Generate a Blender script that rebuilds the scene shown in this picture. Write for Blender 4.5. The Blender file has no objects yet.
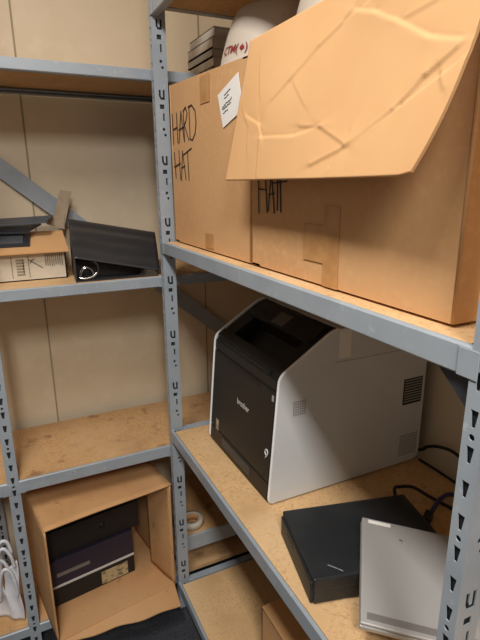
import bpy, bmesh, math, random
from math import sin, cos, pi, radians, atan2, sqrt
from mathutils import Vector, Matrix
from mathutils.geometry import tessellate_polygon
random.seed(7)
H = 1.70                                   # eye height; every z below is given from the eye
scene = bpy.context.scene
COL = scene.collection

# ------------------------------------------------------------------ materials
def mat(name, col, rough=0.6, metal=0.0, spec=0.5, noise=None, noise2=None, bump=None, emit=None, wall=False, coat=0.0):
    m = bpy.data.materials.new(name); m.use_nodes = True
    nt = m.node_tree; N = nt.nodes; L = nt.links
    b = N['Principled BSDF']
    b.inputs['Roughness'].default_value = rough
    b.inputs['Metallic'].default_value = metal
    b.inputs['Specular IOR Level'].default_value = spec
    b.inputs['Coat Weight'].default_value = coat
    b.inputs['Base Color'].default_value = (*col, 1)
    tc = N.new('ShaderNodeTexCoord')
    src = None
    def layer(prev, scale, c2, lo, hi, detail=4, stretch=None, kind='noise'):
        mp = N.new('ShaderNodeMapping'); L.new(tc.outputs['Object'], mp.inputs['Vector'])
        if stretch: mp.inputs['Scale'].default_value = stretch
        if kind == 'noise':
            t = N.new('ShaderNodeTexNoise'); t.inputs['Scale'].default_value = scale; t.inputs['Detail'].default_value = detail
            out = t.outputs['Fac']
        else:
            t = N.new('ShaderNodeTexVoronoi'); t.inputs['Scale'].default_value = scale
            out = t.outputs['Color']
        L.new(mp.outputs[0], t.inputs['Vector'])
        r = N.new('ShaderNodeMapRange'); r.inputs['From Min'].default_value = lo; r.inputs['From Max'].default_value = hi
        L.new(out, r.inputs['Value'])
        mx = N.new('ShaderNodeMix'); mx.data_type = 'RGBA'
        L.new(r.outputs[0], mx.inputs[0])
        if prev is None: mx.inputs[6].default_value = (*col, 1)
        else: L.new(prev, mx.inputs[6])
        mx.inputs[7].default_value = (*c2, 1)
        return mx.outputs[2]
    for n in (noise or []):
        src = layer(src, *n)
    if src is not None: L.new(src, b.inputs['Base Color'])
    if bump:
        t = N.new('ShaderNodeTexNoise'); t.inputs['Scale'].default_value = bump[0]; t.inputs['Detail'].default_value = 5
        L.new(tc.outputs['Object'], t.inputs['Vector'])
        bp = N.new('ShaderNodeBump'); bp.inputs['Strength'].default_value = bump[1]; bp.inputs['Distance'].default_value = bump[2]
        L.new(t.outputs['Fac'], bp.inputs['Height']); L.new(bp.outputs[0], b.inputs['Normal'])
    return m

def s2l(r, g, b):
    f = lambda c: (c/255/12.92) if c/255 <= .04045 else ((c/255+.055)/1.055)**2.4
    return (f(r), f(g), f(b))
M = {}
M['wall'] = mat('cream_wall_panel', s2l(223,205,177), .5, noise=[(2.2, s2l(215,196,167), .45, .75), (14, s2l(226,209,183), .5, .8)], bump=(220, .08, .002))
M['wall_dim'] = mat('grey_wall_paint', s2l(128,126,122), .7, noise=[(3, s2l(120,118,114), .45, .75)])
M['seam'] = mat('panel_seam', s2l(160,146,120), .7)
M['ceiling'] = mat('ceiling_white', s2l(225,222,214), .8, noise=[(90, s2l(200,198,190), .55, .8)])
M['carpet'] = mat('charcoal_carpet', s2l(62,64,70), .95, noise=[(160, s2l(40,42,48), .4, .6), (7, s2l(76,78,84), .5, .8)], bump=(300, .6, .004))
M['steel'] = mat('grey_painted_steel', s2l(156,164,172), .36, .0, .5, noise=[(9, s2l(145,153,162), .42, .7), (60, s2l(176,181,186), .62, .78)], bump=(60, .05, .001))
M['steel_dark'] = mat('dark_steel', s2l(58,62,68), .5, .3)
M['liner'] = mat('unlit_raw_steel', s2l(38,40,44), .7, .1)  # near-black paints the shade seen through the post holes
M['rivet'] = mat('bright_rivet', s2l(190,194,198), .35, .7)
M['board'] = mat('particle_board', s2l(214,174,124), .8, noise=[(120, s2l(180,138,94), .52, .72), (420, s2l(232,204,164), .55, .75), (60, s2l(196,152,104), .58, .72), (7, s2l(198,160,114), .45, .7), (2.4, s2l(220,188,146), .5, .75)], bump=(260, .15, .001))
M['board_worn'] = mat('worn_particle_board', s2l(206,164,114), .8, noise=[(150, s2l(174,128,82), .5, .72), (6, s2l(184,142,98), .45, .65), (19, s2l(152,114,80), .58, .72), (3.1, s2l(214,174,128), .5, .7)], bump=(240, .15, .001))
M['card'] = mat('brown_cardboard', s2l(208,161,112), .82, noise=[(3, s2l(200,152,103), .4, .7), (70, s2l(213,167,118), .5, .8)], bump=(90, .05, .001))
M['card_inner'] = mat('cardboard_inner_face', s2l(213,166,115), .85, noise=[(4, s2l(206,157,106), .4, .7)], bump=(70, .06, .001))
M['card_old'] = mat('old_cardboard', s2l(200,153,104), .85, noise=[(5, s2l(180,133,86), .45, .7), (26, s2l(146,106,70), .64, .78), (2.5, s2l(208,166,120), .5, .75)], bump=(60, .08, .001))
M['card_edge'] = mat('cardboard_cut_edge', s2l(222,186,142), .9)
M['card_grey'] = mat('greyish_cardboard', s2l(168,150,128), .85, noise=[(30, s2l(150,132,110), .45, .7)])
M['card_print'] = mat('printed_white_carton', s2l(206,196,178), .7, noise=[(12, s2l(192,180,160), .45, .75)])
M['print_ink'] = mat('faded_print_ink', s2l(140,128,112), .8)
M['tape'] = mat('brown_packing_tape', s2l(184,133,82), .4, noise=[(30, s2l(196,147,94), .4, .65)])
M['ink'] = mat('black_marker', s2l(48,36,30), .6)
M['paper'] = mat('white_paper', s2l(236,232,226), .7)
M['paper_ink'] = mat('grey_paper_ink', s2l(110,112,124), .7)
M['paper_grey'] = mat('grey_paper_stack', s2l(212,206,198), .75, noise=[(8, s2l(168,160,150), .4, .7)])
M['cover_grey'] = mat('grey_binder_cover', s2l(168,164,158), .6)
M['hat'] = mat('white_helmet_plastic', s2l(190,178,164), .5, noise=[(6, s2l(182,169,154), .45, .75), (40, s2l(168,152,136), .66, .8)])
M['hat_text'] = mat('dark_red_decal', s2l(128,28,40), .5)
M['p_white'] = mat('printer_white_plastic', s2l(212,214,216), .45, noise=[(5, s2l(206,208,210), .4, .7)])
M['p_rim'] = mat('printer_white_rim', s2l(236,237,237), .35)  # lighter than the panel, painting the light its front edges catch
M['p_black'] = mat('printer_black_plastic', s2l(28,27,26), .42, .0, .4, noise=[(5, s2l(33,31,30), .4, .7)])
M['p_deep'] = mat('printer_recess_black', s2l(16,16,17), .5)
M['p_lcd'] = mat('printer_display', s2l(96,96,92), .3)
M['p_vent'] = mat('printer_vent_grey', s2l(158,158,154), .6)
M['p_logo'] = mat('printer_logo_silver', s2l(215,215,212), .4)
M['p_blue'] = mat('printer_tray_grip', s2l(30,40,50), .25)
M['black'] = mat('black_plastic', s2l(30,31,33), .5, noise=[(7, s2l(40,41,43), .42, .7)])
M['blackbox'] = mat('scuffed_black_metal', s2l(36,38,41), .42, .1, noise=[(10, s2l(46,49,52), .45, .7), (60, s2l(70,72,74), .72, .82)])
M['scratch'] = mat('light_scratch', s2l(130,134,136), .6)
M['binder'] = mat('black_binder_vinyl', s2l(44,44,46), .38, noise=[(1.0, s2l(58,57,58), .35, .7, 3, (2, 22, 22))], bump=(30, .15, .003))
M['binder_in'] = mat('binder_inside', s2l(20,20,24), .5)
M['chrome'] = mat('chrome_ring', s2l(215,215,215), .18, 1.0)
M['folder'] = mat('navy_black_folder', s2l(36,39,48), .38)
M['folder_grey'] = mat('slate_folder', s2l(70,74,82), .45)
M['bx_dark'] = mat('black_carton', s2l(28,26,28), .55)
M['bx_purple'] = mat('dark_purple_carton', s2l(46,40,58), .5)
M['bx_line'] = mat('white_carton_lid_edge', s2l(214,210,206), .6)
M['bx_label'] = mat('tan_shipping_label', s2l(190,172,132), .7, noise=[(60, s2l(120,104,76), .5, .65)])
M['silver'] = mat('silver_laptop_lid', s2l(170,168,166), .40, .2, noise=[(4, s2l(163,161,159), .4, .7)])
M['silver_d'] = mat('laptop_hinge_strip', s2l(146,143,139), .4, .5)
M['cable'] = mat('black_cable_rubber', s2l(20,20,22), .45)
M['cable_blue'] = mat('violet_connector', s2l(52,46,92), .45)
M['bag'] = mat('white_bag_plastic', s2l(226,226,232), .35, noise=[(20, s2l(205,206,214), .4, .7)])
M['white_item'] = mat('off_white_plastic', s2l(200,190,172), .5)

# ------------------------------------------------------------------ mesh building
class MB:
    def __init__(s): s.v = []; s.f = []; s.smooth = []
    def add(s, vs, fs, smooth=False):
        o = len(s.v); s.v += [Vector(v) for v in vs]
        for f in fs: s.f.append([o+i for i in f]); s.smooth.append(smooth)
        return s
    def box(s, x0, x1, y0, y1, z0, z1, bev=0.0):
        return s.obox((x0,y0,z0), (x1-x0,0,0), (0,y1-y0,0), (0,0,z1-z0), bev)
    def obox(s, o, a, b, c, bev=0.0):
        o = Vector(o); a = Vector(a); b = Vector(b); c = Vector(c)
        if bev <= 0:
            vs = [o, o+a, o+a+b, o+b, o+c, o+a+c, o+a+b+c, o+b+c]
            fs = [(0,3,2,1),(4,5,6,7),(0,1,5,4),(1,2,6,5),(2,3,7,6),(3,0,4,7)]
            return s.add(vs, fs)
        bm = bmesh.new()
        vs = [bm.verts.new(p) for p in [o, o+a, o+a+b, o+b, o+c, o+a+c, o+a+b+c, o+b+c]]
        for f in [(0,3,2,1),(4,5,6,7),(0,1,5,4),(1,2,6,5),(2,3,7,6),(3,0,4,7)]: bm.faces.new([vs[i] for i in f])
        bmesh.ops.bevel(bm, geom=bm.edges[:], offset=bev, segments=2, profile=.5, affect='EDGES')
        s.bm(bm); return s
    def bm(s, bm, smooth=False):
        bm.verts.ensure_lookup_table()
        for i, v in enumerate(bm.verts): v.index = i
        s.add([v.co.copy() for v in bm.verts], [[v.index for v in f.verts] for f in bm.faces], smooth); bm.free()
        return s
    def hexa(s, p):        # 8 corners: bottom loop 0-3 then top loop 4-7
        return s.add(p, [(0,3,2,1),(4,5,6,7),(0,1,5,4),(1,2,6,5),(2,3,7,6),(3,0,4,7)])
    def slab(s, quad, n, t, bev=0.0):   # a quad thickened along -n by t
        q = [Vector(p) for p in quad]; n = Vector(n).normalized()*t
        return s.hexa([p-n for p in q]+q)
    def tube(s, pts, r, n=10, closed=False, smooth=True, caps=True):
        pts = [Vector(p) for p in pts]; k = len(pts); vs = []; fs = []
        up = Vector((0.13,0.21,1)).normalized(); prev = None
        for i, p in enumerate(pts):
            t = (pts[min(i+1,k-1)]-pts[max(i-1,0)]).normalized()
            if prev is None:
                a = t.cross(up)
                if a.length < 1e-3: a = t.cross(Vector((1,0,0)))
            else: a = prev - t*prev.dot(t)
            a.normalize(); prev = a; b = t.cross(a)
            rr = r[i] if isinstance(r, (list,tuple)) else r
            for j in range(n):
                an = 2*pi*j/n; vs.append(p+a*cos(an)*rr+b*sin(an)*rr)
        for i in range(k-1):
            for j in range(n): fs.append((i*n+j, i*n+(j+1)%n, (i+1)*n+(j+1)%n, (i+1)*n+j))
        if caps: fs.append(tuple(reversed(range(n)))); fs.append(tuple(range((k-1)*n, k*n)))
        return s.add(vs, fs, smooth)
    def prism(s, poly, ext, holes=()):   # planar 3D polygon with holes, extruded by ext
        loops = [[Vector(p) for p in poly]]+[[Vector(p) for p in h] for h in holes]
        flat = [p for l in loops for p in l]; e = Vector(ext); n = len(flat)
        nn = Vector((0,0,0)); L0 = loops[0]
        for i, p in enumerate(L0): nn += (p-L0[0]).cross(L0[(i+1)%len(L0)]-L0[0])
        nn.normalize(); ax = (L0[1]-L0[0]).normalized(); ay = nn.cross(ax)
        tris = tessellate_polygon([[Vector(((p-L0[0]).dot(ax), (p-L0[0]).dot(ay), 0)) for p in l] for l in loops])
        fs = [tuple(t) for t in tris]+[tuple(reversed([i+n for i in t])) for t in tris]
        o = 0
        for l in loops:
            m = len(l)
            for i in range(m): fs.append((o+i, o+(i+1)%m, o+(i+1)%m+n, o+i+n))
            o += m
        return s.add(flat+[p+e for p in flat], fs)
    def build(s, name, material, parent=None, fix=True, weld=False):
        off = Vector((0,0,H)); p = parent
        base = Vector((0,0,0))
        while p is not None: base += p.location; p = p.parent
        me = bpy.data.meshes.new(name)
        me.from_pydata([v+off-base for v in s.v], [], s.f)
        me.polygons.foreach_set('use_smooth', s.smooth)
        if fix:
            bm = bmesh.new(); bm.from_mesh(me)
            if weld: bmesh.ops.remove_doubles(bm, verts=bm.verts[:], dist=1e-6)
            bmesh.ops.recalc_face_normals(bm, faces=bm.faces[:]); bm.to_mesh(me); bm.free()
        me.materials.append(material); me.update()
        o = bpy.data.objects.new(name, me); COL.objects.link(o)
        if parent is not None: o.parent = parent
        return o

def thing(name, label, cat, loc, group=None):
    o = bpy.data.objects.new(name, None); COL.objects.link(o)
    o.empty_display_size = .05
    o.location = (loc[0], loc[1], loc[2]+H); o['label'] = label; o['category'] = cat
    if group: o['group'] = group
    return o
def tag(o, label, cat, group=None):
    o['label'] = label; o['category'] = cat
    if group: o['group'] = group
    return o
def struct(o): o['kind'] = 'structure'; return o
def bez(p, n=24):      # Catmull-Rom through points
    p = [Vector(q) for q in p]; out = []
    for i in range(len(p)-1):
        a = p[max(i-1,0)]; b = p[i]; c = p[i+1]; d = p[min(i+2,len(p)-1)]
        for k in range(n):
            t = k/n
            out.append(.5*((2*b)+(c-a)*t+(2*a-5*b+4*c-d)*t*t+(3*b-a-3*c+d)*t**3))
    out.append(p[-1]); return out
def ribbon(mb, pts, n, w, lift=.0006, th=.0005):   # a pen stroke lying on a face of normal n
    n = Vector(n).normalized(); pts = [Vector(p)+n*lift for p in pts]
    for a, b in zip(pts, pts[1:]):
        d = (b-a)
        if d.length < 1e-6: continue
        d.normalize(); sd = n.cross(d)*w/2; e = d*w*.3
        mb.obox(a-sd-e-n*th, (b-a)+2*e, 2*sd, n*th*2)
def text_mesh(txt, size, bold=0.0):
    c = bpy.data.curves.new('t', 'FONT'); c.body = txt; c.size = size; c.align_x = 'CENTER'; c.align_y = 'CENTER'; c.offset = bold
    c.resolution_u = 4
    o = bpy.data.objects.new('t', c)
    me = bpy.data.meshes.new_from_object(o)
    vs = [v.co.copy() for v in me.vertices]; fs = [list(p.vertices) for p in me.polygons]
    bpy.data.objects.remove(o); bpy.data.curves.remove(c); bpy.data.meshes.remove(me)
    return vs, fs

# ------------------------------------------------------------------ room
YW = 2.075; XW = 1.195; ZF = -1.70; ZC = 1.30; XL = -1.55; YB = -2.4
struct(MB().box(XL-.1, XW+.1, YB-.1, YW+.1, ZF-.1, ZF).build('floor', M['carpet']))
struct(MB().box(XL-.1, XW+.1, YB-.1, YW+.1, ZC, ZC+.1).build('ceiling', M['ceiling']))
def panel_wall(name, along, fixed, a0, a1, out, seams, m='wall'):
    w = MB()
    if along == 'x': w.box(a0, a1, fixed, fixed+out, ZF, ZC)
    else: w.box(fixed, fixed+out, a0, a1, ZF, ZC)
    o = struct(w.build(name, M[m]))
    g = MB(); sg = -1 if out > 0 else 1
    for s in seams:      # thin cover strips on the panel joints
        if along == 'x': g.box(s-.003, s+.003, fixed, fixed+sg*.0025, ZF+.1, ZC)
        else: g.box(fixed, fixed+sg*.0025, s-.003, s+.003, ZF+.1, ZC)
    if seams: g.build('panel_seam', M['seam'], o)
    return o
panel_wall('wall_end', 'x', YW, XL, XW+.1, .1, [.127-.70, .127, .82])
panel_wall('wall_right', 'y', XW, YB, YW, .1, [.6, 1.3])
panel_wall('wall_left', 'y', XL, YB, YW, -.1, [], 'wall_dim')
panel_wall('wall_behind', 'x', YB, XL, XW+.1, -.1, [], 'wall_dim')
struct(MB().box(XL, XW, YW-.012, YW, ZF, ZF+.1).build('baseboard_end', M['steel_dark']))
struct(MB().box(XW-.012, XW, YB, YW-.012, ZF, ZF+.1).build('baseboard_right', M['steel_dark']))

# ------------------------------------------------------------------ shelving
PITCH = .048
def trap(u, v, w, h):     # keyhole: wide at the top, narrow below
    return [(u-w/2, v+h/2), (u+w/2, v+h/2), (u+w*.22, v-h/2), (u-w*.22, v-h/2)]
def circ(u, v, r, n=8): return [(u+r*cos(2*pi*k/n), v+r*sin(2*pi*k/n)) for k in range(n)]
def rect(u, v, w, h): return [(u-w/2, v-h/2), (u+w/2, v-h/2), (u+w/2, v+h/2), (u-w/2, v+h/2)]
def ushape(u, v, w, h, t):
    return [(u-w/2, v+h/2), (u-w/2, v-h*.15), (u-w*.22, v-h/2), (u+w/2, v-h/2), (u+w/2, v+h/2), (u+w/2-t, v+h/2),
            (u+w/2-t, v-h/2+t*1.1), (u-w*.10, v-h/2+t*1.1), (u-w/2+t, v-h*.05), (u-w/2+t, v+h/2)]
def keyhole_set(w, z0, z1, phase):
    hs = []; k = 0; z = z1-.03-phase
    while z > z0+.03:
        hs.append(trap(w/2, z, min(.013, w*.42), .023))
        if k % 3 == 0 and z-.024 > z0+.02: hs.append(circ(w/2, z-.024, .0045))
        z -= PITCH; k += 1
    return hs
def slot_set(w, z0, z1, phase):
    hs = []; z = z1-phase
    while z > z0+.15:
        if z < z1-.02:
            k_ = min(1, w/.044)
            hs.append(ushape(w*.52, z, .019*k_, .028, .0062*k_))
            hs.append(rect(w*.50, z-.034, .014*k_, .013))
            hs.append(rect(w*.60, z-.064, .0050*k_, .022))
            hs.append(circ(w*.56, z-.100, .0048*k_)); hs.append(circ(w*.66, z-.117, .0042*k_))
        z -= .194
    return hs
def post(root, x, y, wx, wy, z0, z1, front, phk=0., phs=0., name='post'):
    """perforated tube upright: near-left corner at (x, y); 'front' names the face with keyholes ('x' faces -X, 'y' faces -Y)."""
    t = .002; mb = MB()
    def plate(face, holes):
        if face == 'x': P = lambda u, v: Vector((x, y+u, v)); e = Vector((t,0,0)); u0 = t; w = wy-t
        else: P = lambda u, v: Vector((x+u, y, v)); e = Vector((0,t,0)); u0 = 0; w = wx
        hs = sorted(holes, key=lambda h: min(q[1] for q in h))
        cuts = [z0]
        for a, b in zip(hs, hs[1:]): cuts.append((max(q[1] for q in a)+min(q[1] for q in b))/2)
        cuts.append(z1)
        for h, za, zb in zip(hs, cuts, cuts[1:]):     # one band of the plate per hole
            loops = [[Vector((u0,za,0)),Vector((w,za,0)),Vector((w,zb,0)),Vector((u0,zb,0))], [Vector((q[0],q[1],0)) for q in h]]
            flat = [p for l in loops for p in l]; n = len(flat)
            tr = tessellate_polygon(loops)
            fs = [tuple(q) for q in tr]+[tuple(reversed([k+n for k in q])) for q in tr]+[(1,2,2+n,1+n),(3,0,n,3+n)]
            m = len(h); fs += [(4+k, 4+(k+1)%m, 4+(k+1)%m+n, 4+k+n) for k in range(m)]
            mb.add([P(p.x,p.y) for p in flat]+[P(p.x,p.y)+e for p in flat], fs)
    if front == 'x':
        plate('x', keyhole_set(wy, z0, z1, phk)); plate('y', slot_set(wx, z0, z1, phs))
    else:
        plate('y', keyhole_set(wx, z0, z1, phk)); plate('x', slot_set(wy, z0, z1, phs))
    mb.box(x+wx-t, x+wx, y+t, y+wy-t, z0, z1); mb.box(x, x+wx, y+wy-t, y+wy, z0, z1)
    o = mb.build(name, M['steel'], root, weld=True)
    MB().box(x+.0045, x+wx-.0025, y+.0045, y+wy-.0025, z0+.004, z1-.003).build('inner_liner', M['liner'], o)  # dark core added so the holes look unlit inside
    MB().box(x-.008, x+wx+.008, y-.008, y+wy+.008, z0-.004, z0+.003).build('foot_plate', M['steel_dark'], o)
    return o
def beam(root, a, b, inward, z1, z0, name='beam', ends=True):
    """front beam from a to b (x, y): face plate with rolled top lip and an inner ledge that carries the board."""
    a = Vector((a[0],a[1],0)); b = Vector((b[0],b[1],0)); i = Vector((inward[0],inward[1],0)); h = z1-z0
    prof = [(0,0),(0,h*.62),(.004,h*.66),(.004,h*.94),(.0065,h),(.014,h),(.014,h-.004),(.0085,h-.004),(.0085,.0),]
    prof = [(0,.003),(.003,0),(.022,0),(.022,.003),(.004,.005),(.004,h-.020),(.030,h-.020),(.030,h-.017),(.010,h-.0165),(.010,h-.002),(.008,h),(.003,h),(0,h-.003)]
    poly = [a+i*u+Vector((0,0,z0+v)) for u, v in prof]
    mb = MB().prism(poly, b-a)
    o = mb.build(name, M['steel'], root)
    if ends:
        d = (b-a).normalized()
        for p, s in ((a,1),(b,-1)):
            MB().obox(p-d*s*.012-i*.0020+Vector((0,0,z0+.0005)), d*s*.030, i*.0018, Vector((0,0,h-.004)), .0008).build('end_bracket', M['steel'], o)
    return o
def board(root, x0, x1, y0, y1, ztop, m, name='shelf_board'):
    return MB().box(x0, x1, y0, y1, ztop-.016, ztop, .0012).build(name, m, root)

# right-hand unit (runs away from the camera, printer and hard hat boxes)
XF = .481; XB = 1.16; Y0 = .347; Y1 = 1.622
RT = .92
rack = thing('shelving_unit', 'grey perforated-post shelving unit on the right carrying the boxes and the printer', 'shelving', ((XF+XB)/2, .38, ZF))
post(rack, XF, Y0, .044, .027, ZF, RT, 'x', .012, .10)
post(rack, XF, Y1-.027, .044, .027, ZF, RT, 'x', .02, .075)
YN = -.86  # added near bay, out of view; its shelves block light at the near end
post(rack, XF, YN, .044, .027, ZF, RT, 'x', .012, .10)
post(rack, XB-.030, YN, .030, .030, ZF, RT, 'y')
post(rack, XB-.030, Y0, .030, .030, ZF, RT, 'y')
post(rack, XB-.030, Y1-.030, .030, .030, ZF, RT, 'y')
LEV = [(-.187,-.227,'board'), (-.880,-.926,'board'), (-1.566,-1.606,'board'), (.518,.478,'board')]
for k, (zt, zb, mm) in enumerate(LEV):
    beam(rack, (XF,Y0+.027), (XF,Y1-.027), (1,0), zt, zb)
    beam(rack, (XB,Y0+.030), (XB,Y1-.030), (-1,0), zt, zb, ends=False)
    MB().box(XF+.044, XB-.030, Y1-.034, Y1-.006, zt-.0155, zt-.0020, .001).build('side_beam', M['steel'], rack)
    MB().box(XF+.044, XB-.030, Y0+.006, Y0+.034, zt-.0155, zt-.0020, .001).build('side_beam', M['steel'], rack)
    board(rack, XF+.0105, XB-.0105, Y0+.038, Y1-.044, zt, M[mm])
    beam(rack, (XF,YN+.027), (XF,Y0), (1,0), zt, zb, ends=False)  # beams and board of the added light-blocking bay
    beam(rack, (XB,YN+.030), (XB,Y0), (-1,0), zt, zb, ends=False)
    board(rack, XF+.0105, XB-.0105, YN+.038, Y0-.004, zt, M[mm])
g = MB()   # corner gusset under the upper beam at the near post
g.prism([(XF+.010,Y0+.028,-.228),(XF+.010,Y0+.085,-.228),(XF+.010,Y0+.028,-.275)], (.003,0,0))
g.build('gusset_plate', M['steel_dark'], rack)

# end-wall unit (faces the camera, three bays)
K = 1.635/1.609; YF = 1.635; YR = 2.045
PX = [-1.20, -.082, .494, 1.150]
unit = thing('shelving_unit', 'grey three-bay shelving unit along the end wall with the binder and printed carton', 'shelving', (-.02, (YF+YR)/2, ZF))
for x in PX:
    post(unit, x, YF, .037, .030, ZF, .95, 'y', .005, .02)
for x in (-1.20, -.165, 1.150):
    post(unit, x, YR-.030, .037, .030, ZF, .95, 'y')
LT = [(.341,.308,'board'), (-.311,-.348,'board'), (-.964,-1.010,'board_worn')]
for zt, zb, mm in LT:
    for x0, x1 in ((PX[0]+.037,PX[1]), (PX[1]+.037,PX[2]), (PX[2]+.037,PX[3])):
        beam(unit, (x0,YF), (x1,YF), (0,1), zt, zb, ends=x1 < .6)
    beam(unit, (PX[0]+.037,YR), (PX[3],YR), (0,-1), zt-.006, zt-.036, 'rear_beam', ends=False)
    for x0, x1 in ((PX[0]+.05,PX[1]+.018), (PX[1]+.022,PX[3])):
        y1 = YR-.012
        y0 = YF+.032
        o = board(unit, x0, x1, y0, y1, zt, M[mm])
        MB().box(max(x0,PX[0]+.04)+.017, x1-.017, YF+.0105, YF+.0315, zt-.0155, zt-.0004).build('board_lip', M[mm], o)
beam(unit, (PX[2]+.037,YF), (PX[3],YF), (0,1), -1.398, -1.468, ends=False)
board(unit, PX[2]+.03, PX[3], YF+.011, YR-.012, -1.398, M['board_worn'])
for x0, x1 in ((PX[0]+.037,PX[1]), (PX[1]+.037,PX[2]), (PX[2]+.037,PX[3])):
    if x0 < .5: beam(unit, (x0,YF), (x1,YF), (0,1), -1.566, -1.606, ends=False)
    board(unit, x0-.015, x1+.015, YF+.032, YR-.012, -1.566, M['board_worn'])
    MB().box(x0+.002, x1-.002, YF+.0105, YF+.0315, -1.5815, -1.5664).build('board_lip', M['board_worn'], unit)
d = Vector((1.10-(-1.0), 0, -.828-.92)).normalized()
a = Vector((-.95, 2.052, .884)); b = Vector((1.14, 2.052, -.878)); n = Vector((-d.z,0,d.x))*.031
MB().hexa([a-n,b-n,b-n+Vector((0,.004,0)),a-n+Vector((0,.004,0)), a+n,b+n,b+n+Vector((0,.004,0)),a+n+Vector((0,.004,0))]).build('diagonal_brace', M['steel'], unit)

# ------------------------------------------------------------------ hard hat boxes on the upper shelf
ZS = -.187; BX = .522; BT = .285
def marker(pairs, y_a, y_b, z_a, z_b, X, parent, w=.0042):
    mb = MB()
    for st in pairs:
        pts = [(X, y_a+(y_b-y_a)*u, z_a+(z_b-z_a)*v) for u, v in st]
        ribbon(mb, pts, (-1,0,0), w)
    return mb.build('marker_writing', M['ink'], parent)
def carton(root, x0, x1, y0, y1, z0, z1, m, bulge=.002, sag=0.0):
    bm = bmesh.new()
    n = 10
    vs = {}
    mb = MB()
    def face(P, out, nu=14, nv=14):
        v = []; f = []
        for i in range(nu+1):
            for j in range(nv+1):
                u, w = i/nu, j/nv
                p = Vector(P(u, w)); bl = sin(pi*u)*sin(pi*w)*bulge*(1+.4*sin(7*u+3*w))
                v.append(p+Vector(out)*bl)
        for i in range(nu):
            for j in range(nv): f.append((i*(nv+1)+j, (i+1)*(nv+1)+j, (i+1)*(nv+1)+j+1, i*(nv+1)+j+1))
        mb.add(v, f, True)
    MB().box(x0+.014, x1-.014, y0+.014, y1-.014, z0, z0+.0045).build('bottom_flap', m, root); z0 += .0045
    lx, ly, lz = x1-x0, y1-y0, z1-z0
    face(lambda u,w:(x0, y0+ly*u, z0+(lz-sag*(1-u))*w), (-1,0,0)); face(lambda u,w:(x1, y0+ly*u, z0+(lz-sag*(1-u))*w), (1,0,0))
    face(lambda u,w:(x0+lx*u, y0, z0+(lz-sag)*w), (0,-1,0)); face(lambda u,w:(x0+lx*u, y1, z0+lz*w), (0,1,0))
    mb.hexa([(x0,y0,z1-.004-sag),(x1,y0,z1-.004-sag),(x1,y1,z1-.004),(x0,y1,z1-.004),(x0,y0,z1-sag),(x1,y0,z1-sag),(x1,y1,z1),(x0,y1,z1)]); mb.box(x0, x1, y0, y1, z0, z0+.004)
    # folded corner ridges
    for (x, y) in ((x0,y0),(x0,y1)):
        mb.tube([(x+.002,y+(.002 if y==y0 else -.002),z0+.001),(x+.002,y+(.002 if y==y0 else -.002),z1-.001-(sag if y==y0 else 0))], .0032, 8)
    bm.free()
    return mb.build('body', m, root)

b1 = thing('cardboard_box', 'brown cardboard box marked HARD HAT with a white sticker, far end of upper shelf', 'cardboard box', (.8,1.30,ZS))
carton(b1, BX, 1.09, 1.026, 1.572, ZS, BT+.002, M['card'], .0015, .027)
Hh = [[(.0,1),(.02,.0)],[(.0,.48),(.22,.52)],[(.20,.98),(.22,.02)]]
Aa = [[(.27,.0),(.40,.98),(.50,.05)],[(.28,.42),(.50,.47)]]
Rr = [[(.52,.0),(.50,.95)],[(.49,.95),(.60,1.05),(.66,.85),(.60,.62),(.51,.52)],[(.54,.5),(.70,.02)]]
Dd = [[(.74,1.0),(.75,.05)],[(.70,1.02),(.84,1.04),(.97,.85),(1.0,.5),(.95,.18),(.84,.0),(.74,.06)]]
XBf = BX-.0018
marker(Hh+Aa+Rr+Dd, 1.552, 1.350, .116, .204, XBf, b1, .0032)
H2 = [[(.0,1),(.05,.05)],[(-.04,.46),(.36,.58)],[(.30,1.05),(.34,.0)]]
A2 = [[(.40,-.05),(.52,1.0),(.68,-.02)],[(.42,.40),(.64,.46)]]
T2 = [[(.58,.86),(1.05,1.04)],[(.82,.95),(.86,-.05)]]
marker(H2+A2+T2, 1.545, 1.400, .012, .092, XBf, b1, .0032)
MB().box(XBf-.0006, XBf, 1.253, 1.316, .200, .266).build('packing_tape', M['tape'], b1)
MB().box(XBf+.0006-.0012, XBf+.0006, 1.247, 1.303, ZS+.012, -.135).build('packing_tape', M['tape'], b1)
lab = MB().add([(XBf-.0012,1.197,.205),(XBf-.0012,1.082,.236),(XBf-.0012,1.056,.157),(XBf-.0012,1.168,.128),
                (XBf-.0002,1.197,.205),(XBf-.0002,1.082,.236),(XBf-.0002,1.056,.157),(XBf-.0002,1.168,.128)],
               [(0,3,2,1),(4,5,6,7),(0,1,5,4),(1,2,6,5),(2,3,7,6),(3,0,4,7)]).build('sticker', M['paper'], b1)
L0 = Vector((XBf-.0012,1.197,.205)); Lu = Vector((0,1.082-1.197,.031)); Lv = Vector((0,1.168-1.197,.128-.205))
mk = MB()
def scrib(u0, u1, v, amp, k, w):
    pts = [L0+Lu*(u0+(u1-u0)*i/k)+Lv*(v+amp*random.uniform(-1,1)) for i in range(k+1)]
    ribbon(mk, pts, (-1,0,0), w)
scrib(.30,.60,.20,.015,9,.0014); scrib(.28,.50,.29,.012,6,.0012)
for dv in (.0,.07): scrib(.12,.60-dv,.46+dv,.030,16,.0014)
scrib(.12,.36,.64,.02,8,.0012)
mk.build('sticker_writing', M['paper_ink'], lab)

b2 = thing('cardboard_box', 'larger brown cardboard box with its creased front flap hanging open over the aisle', 'cardboard box', (.8,.73,ZS))
carton(b2, BX, 1.09, .440, 1.020, ZS, BT, M['card'], .002)
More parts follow.
